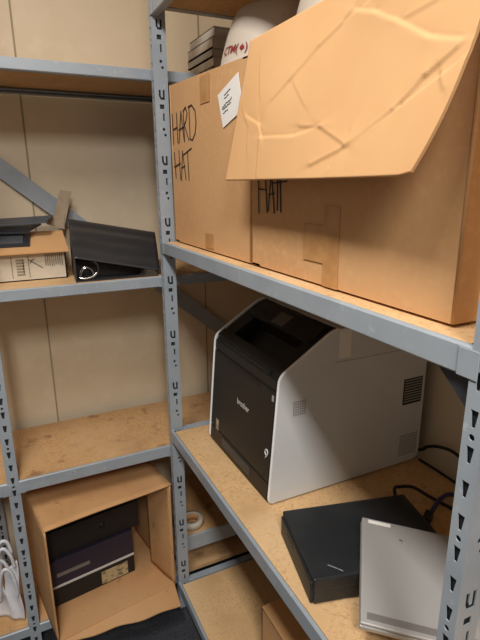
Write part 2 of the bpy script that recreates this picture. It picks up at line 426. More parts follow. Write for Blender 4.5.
# creased flap hanging out over the aisle
def seg_d(p, a, b):
    ax, ay = a; bx, by = b; px, py = p
    l = (bx-ax)**2+(by-ay)**2; t = max(0,min(1,((px-ax)*(bx-ax)+(py-ay)*(by-ay))/l))
    return sqrt((px-ax-t*(bx-ax))**2+(py-ay-t*(by-ay))**2)
ANG = radians(12.6); FL = .285
CL = [([(.549,.923),(.683,.838),(.831,.696),(.903,.578),(.969,.506)],.008), ([(.683,.838),(.85,.684),(.94,.60),(.977,.573)],-.006),
      ([(.451,.692),(.549,.712),(.681,.828)],.006), ([(.604,.138),(.68,.19),(.772,.285),(.879,.412),(.974,.479)],-.007), ([(.772,.285),(.877,.27)],.004),
      ([(.639,.94),(.686,.765)],-.006), ([(.268,.492),(.351,.399),(.469,.253),(.554,.178),(.60,.10)],.0045), ([(.372,.418),(.455,.575)],.003),
      ([(.099,.551),(.209,.629),(.241,.72),(.427,.739),(.551,.702)],-.006), ([(.23,.731),(.244,.975)],.005), ([(.05,.50),(.12,.62),(.15,.80)],.003),
      ([(.94,.58),(.97,.66)],.004), ([(.554,.178),(.80,.02)],-.003), ([(.12,.20),(.18,.45)],.003)]
CR = [(p[k],p[k+1],h) for p,h in CL for k in range(len(p)-1)]
def flap_pt(u, v):
    """u along the hinge from the far end to the near end, v down the flap; the near lower corner is clipped and bowed."""
    ya, yb = 1.016, .428
    y = ya+(yb-ya)*u
    edge = 1.0 - .012*max(0,(u-.96)/.04)
    vv = v*edge
    y += .034*max(0,(u-.72)/.28)*vv**3-.012*max(0,(u-.72)/.28)*sin(pi*min(1,vv)) - .020*(1-u)**6*vv*(-1 if False else 0)
    lift = .0
    for a, b, hgt in CR:
        dd = seg_d((u*2, v), (a[0]*2,a[1]), (b[0]*2,b[1]))
        sd = (u*2-a[0]*2)*(b[1]-a[1])-(v-a[1])*(b[0]*2-a[0]*2); sd /= sqrt(((b[0]-a[0])*2)**2+(b[1]-a[1])**2)
        lift += hgt*(.20*math.exp(-(dd/.009)**2)+.19*math.tanh(sd/.010)*math.exp(-dd/.05))
    lift += .006*sin(pi*v)*sin(2.2*pi*u)+.010*(u**3)*(v**2)
    out = Vector((-cos(ANG),0,sin(ANG)))
    return Vector((BX-.004,y,BT-.002))+Vector((-sin(ANG),0,-cos(ANG)))*FL*vv+out*(lift+.001)
nu, nv = 220, 110
vs = []; fs = []
out = Vector((-cos(ANG),0,sin(ANG)))
for s in (0,1):
    for i in range(nu+1):
        for j in range(nv+1): vs.append(flap_pt(i/nu,j/nv)-out*.0045*s)
N1 = (nu+1)*(nv+1); q = lambda i,j,s=0: s*N1+i*(nv+1)+j
for i in range(nu):
    for j in range(nv):
        fs.append((q(i,j),q(i+1,j),q(i+1,j+1),q(i,j+1))); fs.append((q(i,j,1),q(i,j+1,1),q(i+1,j+1,1),q(i+1,j,1)))
fl = MB().add(vs, fs, True)
ed = []
for i in range(nu): ed += [(q(i,nv),q(i+1,nv),q(i+1,nv,1),q(i,nv,1)), (q(i,0),q(i,0,1),q(i+1,0,1),q(i+1,0))]
for j in range(nv): ed += [(q(0,j),q(0,j+1),q(0,j+1,1),q(0,j,1)), (q(nu,j),q(nu,j,1),q(nu,j+1,1),q(nu,j+1))]
fl.f += [list(e) for e in ed]; fl.smooth += [False]*len(ed)
fo = fl.build('front_flap', M['card_inner'], b2)
marker([[(.0,1.25),(.03,-.05)],[(.02,.72),(.30,.70)],[(.26,1.3),(.34,.0)],[(.38,.05),(.48,1.3),(.60,.0)],[(.40,.55),(.60,.6)],[(.55,.9),(1.0,.95)],[(.78,1.2),(.82,.05)],[(.70,1.2),(.70,.1)]],
       .985, .865, -.062, .005, BX-.0022, b2, .0030)
MB().box(BX-.0026, BX-.0014, .735, .80, ZS+.045, -.075).build('packing_tape', M['tape'], b2)
MB().box(BX-.0024, BX-.0012, .690, .735, ZS+.004, -.040).build('packing_tape', M['tape'], b2)

# ------------------------------------------------------------------ hard hats on top of the boxes
HP = [(.158,.0),(.160,.006),(.156,.012),(.152,.018),(.149,.035),(.141,.065),(.132,.095),(.122,.122),(.110,.140),(.094,.151),(.070,.156),(.036,.158),(.0,.1585)]
def hat_shell(cx, cy, cz, s=1.0):
    mb = MB(); n = 48; vs = []; fs = []
    for r, z in HP[:-1]:
        for k in range(n):
            a = 2*pi*k/n; vs.append((cx+r*s*cos(a), cy+r*s*sin(a)*1.06, cz+z*s))
    for i in range(len(HP)-2):
        for k in range(n): fs.append((i*n+k, i*n+(k+1)%n, (i+1)*n+(k+1)%n, (i+1)*n+k))
    top = len(vs); vs.append((cx,cy,cz+HP[-1][1]*s))
    for k in range(n): fs.append(((len(HP)-2)*n+k, (len(HP)-2)*n+(k+1)%n, top))
    fs.append(tuple(reversed(range(n))))
    return mb.add(vs, fs, True)
def hat_r(z):
    for (r0,z0),(r1,z1) in zip(HP, HP[1:]):
        if z0 <= z <= z1: return r0+(r1-r0)*(z-z0)/(z1-z0)
    return .1
def hat(cx, cy, label, s=1.0, txt=False):
    B0 = BT-.0139 if cy > 1.03 else BT
    t = thing('hard_hat', label, 'hard hat', (cx,cy,B0), 'hard hats on top of the boxes')
    if cy > 1.03: t.rotation_euler.x = .0494      # the worn box top slopes
    sh = hat_shell(cx, cy, B0+.0005, s).build('shell', M['hat'], t)
    if txt:
        vs, fs = text_mesh('CTM(   )', .026, .0004)
        lf = [(0,1),(.16,.55),(.45,.66),(.36,.28),(.8,.42),(.7,.1),(.95,-.05),(.4,-.5),(.1,-.45),(.05,-.95),(-.05,-.95),(-.1,-.45),(-.4,-.5),(-.95,-.05),(-.7,.1),(-.8,.42),(-.36,.28),(-.45,.66),(-.16,.55)]
        mx = max(v.x for v in vs); o = len(vs)
        vs = vs+[Vector((mx-.0165+px*.0085, py*.0095, 0)) for px,py in lf]; fs = fs+[[o+i for i in range(len(lf))]]
        a0 = atan2(-cy,-cx)-.86
        def put(v, lift):
            z = .043+v.y; r = hat_r(z)*s+lift; a = a0+v.x/.146
            return Vector((cx+r*cos(a), cy+r*sin(a)*1.06, B0+z*s))
        MB().add([put(v,.0022) for v in vs], fs).build('decal', M['hat_text'], t, fix=False)
hat(.712, 1.235, 'white hard hat with dark red lettering, on the box marked HARD HAT', 1.0, True)
hat(.722, .885, 'plain white hard hat on the box with the hanging flap', 1.0)

# manuals on the end unit's top shelf
zc = .341
for k, (h, x0, x1, y0, y1, m, lb) in enumerate([
    (.030,.700,.93,1.665,1.885,'cover_grey','grey manual, lowest of the stack behind the HARD HAT box'),
    (.030,.705,.94,1.655,1.880,'paper_grey','pale grey manual second from the bottom behind the HARD HAT box'),
    (.026,.702,.93,1.660,1.890,'cover_grey','thin grey manual, third up in the stack behind the HARD HAT box'),
    (.032,.700,.94,1.650,1.880,'paper_grey','thick pale manual, second from the top behind the HARD HAT box'),
    (.030,.706,.93,1.645,1.875,'paper','white manual on top of the stack behind the HARD HAT box')]):
    t = thing('manual', lb, 'manual', ((x0+x1)/2,(y0+y1)/2,zc), 'manuals stacked on the top shelf of the end unit')
    MB().box(x0+.004, x1-.004, y0+.004, y1-.002, zc+.003, zc+h-.003).build('pages', M['paper_grey'], t)
    MB().box(x0, x1, y0, y1, zc+h-.003, zc+h).box(x0, x1, y0, y1, zc, zc+.003).box(x0, x0+.0025, y0, y1, zc, zc+h).build('cover', M[m] if m != 'paper' else M['paper_grey'], t)
    zc += h

# ------------------------------------------------------------------ printer on the lower shelf
ZL = -.880
px0, px1, py0, py1 = .587, 1.145, 1.046, 1.485; pt = -.388; pf = -.497; pb = ZL+.006; LEAN = .080; pxt = px0+LEAN*(pf-ZL); pxc = .789
def FS(mb):
    for q in mb.v: q.x += LEAN*(q.z-ZL)
    return mb
pr = thing('printer', 'black and white colour laser printer on the middle shelf of the right unit', 'printer', ((px0+px1)/2,(py0+py1)/2,ZL))
def prof(x0, x1, zb, zf, zt, xc, r=.016, rb=.02):
    """side outline (x, z): front foot, front edge, chamfer up to the top, back."""
    pts = []
    def arc(c, p, n, rr, k=5):
        c = Vector(c); a = (Vector(p)-c).normalized(); b = (Vector(n)-c).normalized()
        A = c+a*rr; B = c+b*rr
        for i in range(k+1):
            t = i/k; pts.append((1-t)**2*A+2*t*(1-t)*c+t*t*B)
    C = [(x0,zb),(x0+LEAN*(zf-ZL),zf),(xc,zt),(x1,zt),(x1,zb)]
    R = [rb, .022, .028, .035, .03]
    for i, c in enumerate(C): arc(c, C[i-1], C[(i+1)%5], R[i])
    return pts
po = prof(px0, px1, pb, pf, pt, pxc)
sl = Vector((pxc-pxt,0,pt-pf)); SL = sl.length; sl.normalize(); sn = Vector((-sl.z,0,sl.x))
o0 = Vector((pxt+.004,0,pf-.001))
pin = prof(px0+.004, px1-.004, pb+.006, pf-.003, pt-.004, pxc+.001)
for ya, yb in ((py0+.009,py0+.060),(py1-.080,py1-.009)):
    MB().prism([(p[0],ya,p[1]) for p in pin], (0,yb-ya,0)).build('tray_cheek', M['p_black'], pr)
S = lambda a, h: tuple((o0+sl*a+sn*h)[k] for k in (0,2))
mid = [(px0+.004,pb+.006), (pxt+.002,pf-.006), S(.004,-.002), S(.034,-.004), S(.044,-.050), S(.118,-.042), S(.126,-.004), (pxc+.004,pt-.005), (px1-.03,pt-.005), (px1-.004,pt-.03), (px1-.004,pb+.006)]
MB().prism([(p[0],py0+.058,p[1]) for p in mid], (0,py1-py0-.136,0)).build('core_body', M['p_black'], pr)
for nm, ya, yb in (('side_panel',py0,py0+.010),('side_panel',py1-.010,py1)):
    mb = MB().prism([(p[0],ya,p[1]) for p in po], (0,yb-ya,0))
    sp = mb.build(nm, M['p_white'], pr)
    ym = ya+.004 if ya == py0 else yb-.004
    MB().tube([(p[0]+.001,ym,p[1]) for p in po if p[0] < pxc+.02 and p[0] < px1-.1], .0042, 8).build('rim', M['p_rim'], sp)  # edge strip in lighter white, light put into the colour
    if ya == py0:
        v = MB(); fr = MB()
        fr.box(1.058,1.134,py0-.0006,py0+.001,-.670,-.584)
        for k in range(9): 
            z = -.662+k*.0088; v.box(1.062 if k%1==0 else 1.1,1.130,py0-.0024,py0+.0006,z,z+.0036)
        fr.build('vent_recess', M['p_deep'], sp); v.build('vent_louvre', M['p_vent'], sp)
        v = MB()
        for i in range(9):
            for j in range(8):
                x = 1.060+i*.0083; z = -.848+j*.0094
                v.box(x,x+.0058,py0-.0008,py0+.0006,z,z+.0062)
        v.build('vent_grid', M['p_vent'], sp)
        v = MB()
        for i in range(6):
            for j in range(6):
                x = .660+i*.0073; z = -.618+j*.0075
                v.box(x,x+.005,py0-.0008,py0+.0006,z,z+.005)
        v.build('vent_grid', M['p_vent'], sp)
        MB().box(.806,.846,py0-.0012,py0+.0006,-.475,pt-.004).build('tape_strip', M['paper'], sp)  # white strip painted in for light on a grip recess
        MB().box(.86,1.14,py0-.0004,py0+.0006,-.4855,-.4835).box(.80,.862,py0-.0004,py0+.0006,-.4855,-.4835).build('panel_seam', M['p_vent'], sp)
# black front door, slightly proud of the core, within the white rims
FS(MB().box(px0-.0015, px0+.012, py0+.012, py1-.012, ZL+.065, pf-.047, .003)).build('front_door', M['p_black'], pr)
tray = FS(MB().box(px0-.001, px0+.012, py0+.012, py1-.012, ZL+.010, ZL+.062, .003)).build('paper_tray', M['p_black'], pr)
FS(MB().box(px0-.0025, px0+.004, 1.165, 1.375, ZL+.024, ZL+.056, .002)).build('tray_grip', M['p_blue'], tray)
FS(MB().box(px0-.001, px0+.02, py0+.012, py1-.012, pf-.045, pf-.012, .004)).build('upper_lip', M['p_black'], pr)
FS(MB().box(px0-.0024, px0+.006, 1.15, 1.37, pf-.062, pf-.050)).build('door_slot', M['p_deep'], pr)
def slope_box(s0, s1, ya, yb, h0, h1, bev=0.0):
    return MB().obox(o0+sl*s0+Vector((0,ya,0))+sn*h0, sl*(s1-s0), Vector((0,yb-ya,0)), sn*(h1-h0), bev)
slope_box(.004,.036, py0+.012, py1-.012, -.006, .003, .002).build('tray_lip', M['p_black'], pr)
MB().obox(o0+sl*.047+Vector((0,py0+.062,0))+sn*-.048, sl*.068+sn*.006, Vector((0,py1-py0-.146,0)), sn*.002).build('output_tray', M['p_deep'], pr)
pan = slope_box(.126,.198, py0+.035, py1-.040, -.006, .004, .002).build('control_panel', M['p_black'], pr)
slope_box(.136,.184, 1.235, 1.305, .003, .0048).build('display', M['p_lcd'], pan)
for k in range(4):
    c = o0+sl*.158+Vector((0,1.335+.022*k,0))+sn*.004
    MB().tube([c, c+sn*.002], .006, 12).build('button', M['black'], pan)
# top deck behind the slope
MB().box(.812, px1-.03, py0+.017, py1-.017, pt-.006, pt-.002, .002).build('top_cover', M['p_white'], pr)
ft = MB()
for x in (px0+.04, px1-.05):
    for y in (py0+.04, py1-.04): ft.tube([(x,y,ZL),(x,y,ZL+.014)], .013, 12)
ft.build('rubber_foot', M['black'], pr)
def on_front(txt, y, z, size, name, m, par, bold=.0):
    vs, fs = text_mesh(txt, size, bold)
    FS(MB().add([Vector((px0-.0022, y-v.x, z+v.y)) for v in vs], fs)).build(name, m, par, fix=False)
on_front('brother', 1.240, -.655, .026, 'maker_logo', M['p_logo'], pr, .0004)
st = FS(MB().box(px0-.0024, px0, 1.405, 1.430, -.818, -.778)).build('sticker', M['p_lcd'], pr)
FS(MB().box(px0-.0028, px0-.0023, 1.409, 1.426, -.800, -.782)).build('sticker_print', M['bx_label'], st)
for k in range(3): FS(MB().box(px0-.0028, px0-.0023, 1.409, 1.426-.003*k, -.807-.004*k, -.805-.004*k)).build('sticker_line', M['bx_label'], st)
rg = MB().tube([(px0-.003, 1.078+.0075*cos(a), -.728+.0085*sin(a)) for a in [2*pi*k/20 for k in range(21)]], .0017, 6)
rg.tube([(px0-.003,1.075,-.7365),(px0-.003,1.083,-.748)], .0016, 6); FS(rg).build('front_emblem', M['p_logo'], pr)
FS(MB().box(px0-.0025, px0, 1.064, 1.074, -.572, -.556)).build('indicator', M['p_vent'], pr)
FS(MB().box(px0-.0022, px0, 1.082, 1.084, -.812, -.796)).build('tray_mark', M['p_deep'], pr)

# cables behind the printer
tag(MB().tube(bez([(1.149,1.10,ZL+.025),(1.1505,1.044,ZL+.034),(1.152,1.013,ZL+.060),(1.152,.968,ZL+.082),(1.152,.908,ZL+.090),(1.150,.83,ZL+.06),(1.145,.75,ZL+.012),(1.12,.60,ZL+.007)]), .0050).build('power_cord', M['cable']),
    'black power cord leaving the back of the printer toward the near post', 'cable')
tag(MB().tube(bez([(1.143,1.035,ZL+.0042),(1.144,.985,ZL+.0042),(1.144,.924,ZL+.0042),(1.14,.86,ZL+.0042),(1.12,.74,ZL+.0042),(1.06,.62,ZL+.0042)]), .0040).build('data_cable', M['cable']),
    'thin black cable lying along the back edge of the printer shelf', 'cable')

# ------------------------------------------------------------------ black flat machine, laptop on it
u = Vector((.97,-.245,0)).normalized(); v = Vector((.245,.97,0)).normalized()
N0 = Vector((.508,.706,0)); bw, bd, bh = .340, .236, .068
bk = thing('desktop_computer', 'flat scuffed black desktop computer lying in front of the printer', 'computer', (N0.x+.2,N0.y+.07,ZL))
def kb_(o_u, o_v, o_z, l_u, l_v, l_z, bev=0.0):
    return MB().obox(N0+u*o_u+v*o_v+Vector((0,0,ZL+o_z)), u*l_u, v*l_v, Vector((0,0,l_z)), bev)
kb_(.002,.002,.002,bw-.004,bd-.004,bh-.028,.003).build('lower_case', M['blackbox'], bk)
kb_(0,0,.036,bw,bd,bh-.036,.004).build('top_cover', M['blackbox'], bk)
kb_(-.005,.006,.003,.008,bd-.012,bh-.014,.002).build('front_bezel', M['black'], bk)
f = MB()
for a, b in ((.03,.03),(bw-.03,.03),(.03,bd-.03),(bw-.03,bd-.03)):
    c = N0+u*a+v*b; f.tube([(c.x,c.y,ZL),(c.x,c.y,ZL+.006)], .010, 12)
f.build('rubber_foot', M['black'], bk)
s = MB(); c = N0+Vector((0,0,ZL+bh))
ribbon(s, [c+u*.045+v*.035, c+u*.062+v*.020, c+u*.070+v*.012], (0,0,1), .0025, .0003, .0003)
s.build('scratch_mark', M['scratch'], bk)
MB().obox(N0+u*-.0058+v*.13+Vector((0,0,ZL+.040)), u*.002, v*.05, Vector((0,0,.006))).build('drive_slot', M['p_deep'], bk)

# laptop leaning: its near edge low, its far edge up on the black computer
LB = Vector((.530,.581,-.8135)); yaw = -.6831
ls = Vector((-sin(yaw),cos(yaw),.2437)).normalized(); lt = Vector((cos(yaw),sin(yaw),-.122)); lt = (lt-ls*lt.dot(ls)).normalized(); ln = lt.cross(ls).normalized()
if ln.z < 0: ln = -ln
lw, ldp = .352, .2475
lap = thing('laptop', 'closed silver laptop leaning on the black desktop computer', 'laptop', (LB.x+.2,LB.y+.0,ZL))
def lp(a, b, c, da, db, dc, bev=0.0):
    return MB().obox(LB+lt*a+ls*b+ln*c, lt*da, ls*db, ln*dc, bev)
lid = lp(0,0,-.0075,lw,ldp,.0075,.003).build('lid', M['silver'], lap)
lp(.003,.003,-.0115,lw-.006,ldp-.004,.0042).build('screen_gasket', M['black'], lap)
lp(0,.0,-.0245,lw,ldp,.0130,.003).build('base', M['silver'], lap)
lp(.012,.010,-.0005,lw-.024,.014,.0009).build('hinge_strip', M['silver_d'], lid)
lp(.014,ldp-.014,-.0005,.050,.009,.0010).build('name_badge', M['paper'], lid)
vv = MB().tube([LB+lt*.085+ls*(ldp-.044)+ln*.0001, LB+lt*.085+ls*(ldp-.044)+ln*.0009], .004, 14); vv.build('lid_emblem', M['silver_d'], lid)

tag(MB().tube(bez([N0+u*.325+v*(bd+.001)+Vector((0,0,ZL+.028)), (.925,.915,ZL+.034), (.950,.918,ZL+.032), (.985,.904,ZL+.028), (1.010,.865,ZL+.014), (1.030,.825,ZL+.0055),(1.045,.75,ZL+.0055)]), .0048).build('network_cable', M['cable']),
    'black looping cable from the back of the flat desktop computer', 'cable')
t = thing('video_cable', 'black cable with a violet plug beside the laptop corner', 'cable', (.98,.83,ZL))
MB().tube(bez([(.955,.807,ZL+.015),(.985,.822,ZL+.018),(1.02,.835,ZL+.022),(1.06,.835,ZL+.024),(1.10,.79,ZL+.016),(1.12,.70,ZL+.0067)]), .0062).build('cord', M['cable_blue'], t)
MB().obox((.925,.782,ZL+.001), (.038,.022,0), (-.010,.019,0), (0,0,.020), .003).build('plug', M['black'], t)

# ------------------------------------------------------------------ end unit, middle shelf: carton, folders, binder
ZM = -.311
cx0, cx1, cy0, cy1, ct = -.30, .192, 1.768, 1.985, -.222
t = thing('printed_carton', 'low printed white carton with brown lid under the dark folders', 'carton', (-.05,1.87,ZM))
bd_ = MB().box(cx0,cx1,cy0,cy0+.004,ZM,ct).box(cx0,cx1,cy1-.004,cy1,ZM,ct).box(cx0,cx0+.004,cy0,cy1,ZM,ct).box(cx1-.004,cx1,cy0,cy1,ZM,ct).box(cx0,cx1,cy0,cy1,ZM,ZM+.004)
body = bd_.build('body', M['card_print'], t)
k = MB(); k2 = MB()
for x0, x1, z0, z1 in [(.035,.060,-.292,-.235),(.020,.023,-.300,-.228),(.072,.075,-.300,-.228),(.055,.058,-.285,-.240)]: 
    if x1-x0 > .01:
        for j in range(6): k.box(x0, x1, cy0-.0006, cy0, z0+j*.0095, z0+j*.0095+.0062)
    else: k.box(x0, x1, cy0-.0006, cy0, z0, z1)
for j in range(9):
    for r_ in range(2): k2.box(.125+j*.0065, .1285+j*.0065+random.uniform(0,.001), cy0-.0006, cy0, -.262+r_*.022-random.uniform(0,.006), -.244+r_*.020)
k.build('barcode', M['print_ink'], body); k2.build('printed_lettering', M['print_ink'], body)
s = MB(); ribbon(s, bez([(.075,cy0,-.240),(.09,cy0,-.252),(.115,cy0,-.270)], 6), (0,-1,0), .0022); ribbon(s, bez([(.078,cy0,-.252),(.086,cy0,-.242),(.092,cy0,-.240)], 6), (0,-1,0), .002)
s.build('pen_stroke', M['ink'], body)
lidq = [(-.30,1.735,-.214),(.200,1.735,-.214),(.213,1.985,-.168),(-.30,1.985,-.168)]
MB().slab(lidq, (0,-.18,.98), .004).build('lid', M['card_inner'], t)
MB().add([(.168,1.990,-.165),(.192,1.992,-.160),(.205,2.0,-.085),(.262,2.0,-.022),(.222,2.002,-.018)], []) 
MB().hexa([(.176,1.990,-.150),(.222,1.988,-.160),(.222,1.992,-.160),(.176,1.994,-.150),(.222,2.008,-.022),(.262,2.002,-.028),(.262,2.006,-.028),(.222,2.012,-.022)]).hexa(
    [(.158,1.984,-.142),(.222,1.984,-.165),(.222,1.989,-.165),(.158,1.989,-.142),(.184,1.986,-.115),(.226,1.986,-.115),(.226,1.990,-.115),(.184,1.990,-.115)]).build('side_flap', M['card_grey'], t)
def lidz(y): return -.214+(y-1.735)/.25*.046
def sheet(name, m, xr0, xr1, y0, y1, lift, th, label, tip=0.0, bow=0.0):
    n = 20; vs = []; fs = []
    for s_ in (0,1):
        for i in range(n+1):
            f_ = i/n; x = -.34+(xr0+(xr1-xr0)*0+.34)*f_
            for y in (y0,y1):
                xx = -.34+((xr0 if y == y0 else xr1)+.34)*f_
                vs.append((xx, y, lidz(y)+lift+tip*f_+bow*sin(pi*f_)+th*s_))
    NN = (n+1)*2
    for i in range(n):
        a = i*2
        fs += [(a,a+2,a+3,a+1),(NN+a,NN+a+1,NN+a+3,NN+a+2),(a,NN+a,NN+a+2,a+2),(a+1,a+3,NN+a+3,NN+a+1)]
    fs += [(0,1,NN+1,NN),(2*n,NN+2*n,NN+2*n+1,2*n+1)]
    return tag(MB().add(vs, fs).build(name, M[m]), label, 'folder', 'dark folders on the printed carton')
sheet('document_folder', 'folder', .085, .10, 1.80, 1.965, .001, .012, 'thick navy-black folder at the bottom, directly on the carton lid')
sheet('document_folder', 'folder_grey', .065, .08, 1.80, 1.965, .0135, .006, 'slate grey folder in the middle of the pile on the carton', 0, .0)
sheet('document_folder', 'folder', .080, .14, 1.86, 1.965, .0220, .005, 'black folder with a bowed edge, second from the top of the carton pile', .006, .006)
sheet('document_folder', 'folder_grey', .150, .185, 1.885, 1.975, .0480, .005, 'long slate folder on top of the carton pile, reaching the upright flap', .006, -.004)

bn = thing('ring_binder', 'wide black ring binder lying with its open side to the front on the end unit', 'binder', (.35,1.76,ZM))
tFL=(.204,1.658,-.228); tFR=(.486,1.652,-.291); tBR=(.552,1.92,-.186); tBL=(.228,1.885,-.120)
def grid_slab(P, nu, nv, th, n):
    vs=[];fs=[];n=Vector(n).normalized()*th
    for s_ in (0,1):
        for i in range(nu+1):
            for j in range(nv+1): vs.append(Vector(P(i/nu,j/nv))-n*s_)
    NN=(nu+1)*(nv+1); q_=lambda i,j,s_=0:s_*NN+i*(nv+1)+j
    for i in range(nu):
        for j in range(nv):
            fs.append((q_(i,j),q_(i+1,j),q_(i+1,j+1),q_(i,j+1))); fs.append((q_(i,j,1),q_(i,j+1,1),q_(i+1,j+1,1),q_(i+1,j,1)))
    for i in range(nu): fs += [(q_(i,0),q_(i,0,1),q_(i+1,0,1),q_(i+1,0)),(q_(i,nv),q_(i+1,nv),q_(i+1,nv,1),q_(i,nv,1))]
    for j in range(nv): fs += [(q_(0,j),q_(0,j+1),q_(0,j+1,1),q_(0,j,1)),(q_(nu,j),q_(nu,j,1),q_(nu,j+1,1),q_(nu,j+1))]
    return MB().add(vs,fs,True)
def lerp4(a,b,c,d_,u_,v_): return (Vector(a)*(1-u_)+Vector(b)*u_)*(1-v_)+(Vector(d_)*(1-u_)+Vector(c)*u_)*v_
grid_slab(lambda u_,v_: lerp4(tFL,tFR,tBR,tBL,u_,v_)+Vector((0,0,.006*sin(pi*v_)+.0018*sin(v_*22)*(.3+.7*v_))), 20, 40, .004, (.2,-.35,.9)).build('top_cover', M['binder'], bn)
MB().hexa([(.206,1.660,ZM),(.480,1.654,ZM),(.530,1.93,ZM),(.222,1.885,ZM),(.206,1.660,ZM+.004),(.480,1.654,ZM+.004),(.530,1.93,ZM+.004),(.222,1.885,ZM+.004)]).build('bottom_cover', M['binder'], bn)
MB().hexa([(.204,1.658,ZM),(.209,1.658,ZM),(.227,1.885,ZM),(.222,1.885,ZM),(.203,1.658,-.228),(.208,1.658,-.230),(.232,1.885,-.122),(.226,1.885,-.120)]).build('spine', M['binder'], bn)
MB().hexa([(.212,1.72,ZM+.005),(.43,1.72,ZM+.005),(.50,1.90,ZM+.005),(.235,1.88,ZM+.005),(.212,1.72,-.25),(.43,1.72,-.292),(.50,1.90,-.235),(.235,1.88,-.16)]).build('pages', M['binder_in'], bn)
rg = MB()
for yy in (1.675,1.70):
    rg.tube([(.212+.045*(1-cos(a))*.5+.01, yy, ZM+.008+.036*sin(a)) for a in [pi*k/14 for k in range(15)]], .0022, 8)
rg.tube(bez([(.216,1.668,ZM+.014),(.235,1.664,ZM+.010),(.262,1.664,ZM+.016),(.275,1.668,ZM+.026)],8), .0035, 8)
rg.build('ring_mechanism', M['chrome'], bn)
ar = MB().tube(bez([(.262,1.662,ZM+.010),(.278,1.660,ZM+.030),(.276,1.660,ZM+.055),(.262,1.664,-.246)],8), .002, 8); ar.build('elastic_loop', M['binder'], bn)

# ------------------------------------------------------------------ open carton on the bottom shelf of the end unit
ZB = -1.566
r9 = radians(9.0)
ou = Vector((cos(r9),sin(r9),0)); ov = Vector((-sin(r9),cos(r9),0))
O = Vector((.008,1.520,0)); ow, od = .468, .40; oz = -1.100
op = thing('open_carton', 'large brown cardboard box on its side, open to the front, under the worn shelf', 'cardboard box', (O.x+.2,O.y+.2,ZB))
def ob(a,b,z0,da,db,dz,bev=0.): return MB().obox(O+ou*a+ov*b+Vector((0,0,z0)), ou*da, ov*db, Vector((0,0,dz)), bev)
def warp_panel(P, n, th, nu=16, nv=16, amp=.004, sd=1):
    return grid_slab(lambda a,b: Vector(P(a,b))+Vector(n).normalized()*amp*sin(pi*a)*sin(pi*b+sd)*sin(3*a+sd), nu, nv, th, n)
C3 = lambda a,b,z: O+ou*a+ov*b+Vector((0,0,z))
warp_panel(lambda a,b: C3(ow*a,od*b,oz-.004*a), (0,0,1), .005).build('top_panel', M['card_old'], op)
warp_panel(lambda a,b: C3(0,od*a,ZB+(oz-ZB-.004)*b), -ou, .005, sd=.4).build('left_panel', M['card_old'], op)
warp_panel(lambda a,b: C3(ow-.005+.0*a,od*a,ZB+(oz-ZB-.006)*b), ou, .005, sd=.2).build('right_panel', M['card_old'], op)
ob(.005,od-.005,ZB+.002,ow-.010,.005,oz-ZB-.010).build('back_panel', M['card_old'], op)
ob(.004,0,ZB+.0005,ow-.010,od,.005).build('bottom_panel', M['card_old'], op)
# bottom flap running out over the shelf edge, torn front edge
n = 24; vs = []; fs = []
for i in range(n+1):
    f_ = i/n; a = C3(.004+(ow-.012)*f_, .004, ZB+.0035)
    e = Vector((.016+(.436)*f_, 1.508-.012*f_+.004*sin(f_*17)+.006*sin(f_*5.3), ZB-.004-.006*sin(pi*f_)))
    for z in (0,-.004): vs += [a+Vector((0,0,z)), e+Vector((0,0,z))]
for i in range(n):
    a = i*4
    fs += [(a,a+1,a+5,a+4),(a+2,a+6,a+7,a+3),(a+1,a+3,a+7,a+5),(a,a+4,a+6,a+2)]
fs += [(0,2,3,1),(n*4,n*4+1,n*4+3,n*4+2)]
MB().add(vs,fs).build('bottom_flap', M['card_old'], op)
warp_panel(lambda a,b: C3(ow-.010-.028*a, .01+.15*a, ZB+.008+(oz-ZB-.030)*b), -ou, .004).build('right_flap', M['card_old'], op)

# black cartons stacked inside it
qa = .022; qb = .158
def inner(z0, z1, w, dep, m, lb, a0=qa, b0=qb, band=True):
    t_ = thing('black_carton', lb, 'carton', tuple(C3(a0+w/2,b0+dep/2,z0)), 'black cartons inside the open box')
    o_ = ob(a0,b0,z0,w,dep,z1-z0,.002).build('body', M[m], t_)
    return t_, o_
zb0 = ZB+.0062
t1, o1 = inner(zb0, zb0+.080, .335, .22, 'bx_dark', 'black carton with a tan label, lowest inside the open box')
ob(qa-.001,qb-.0015,zb0+.080,.337,.222,.010,.002).build('lid_edge', M['bx_line'], t1)
ob(qa+.195,qb-.0012,zb0+.006,.110,.0012,.058).build('shipping_label', M['bx_label'], o1)
t2, o2 = inner(zb0+.0905, zb0+.200, .335, .22, 'bx_purple', 'dark purple carton with a silver strip, middle of the stack in the open box')
ob(qa+.030,qb-.0012,zb0+.128,.125,.0012,.015).build('silver_strip', M['silver_d'], o2)
t3, o3 = inner(zb0+.2005, zb0+.318, .372, .21, 'bx_dark', 'plain black carton, topmost in the open box', qa, qb+.012)
c = C3(qa+.22,qb+.0120,zb0+.265); MB().tube([c, c-ov*.0012], .011, 14).build('finger_hole', M['p_deep'], o3)

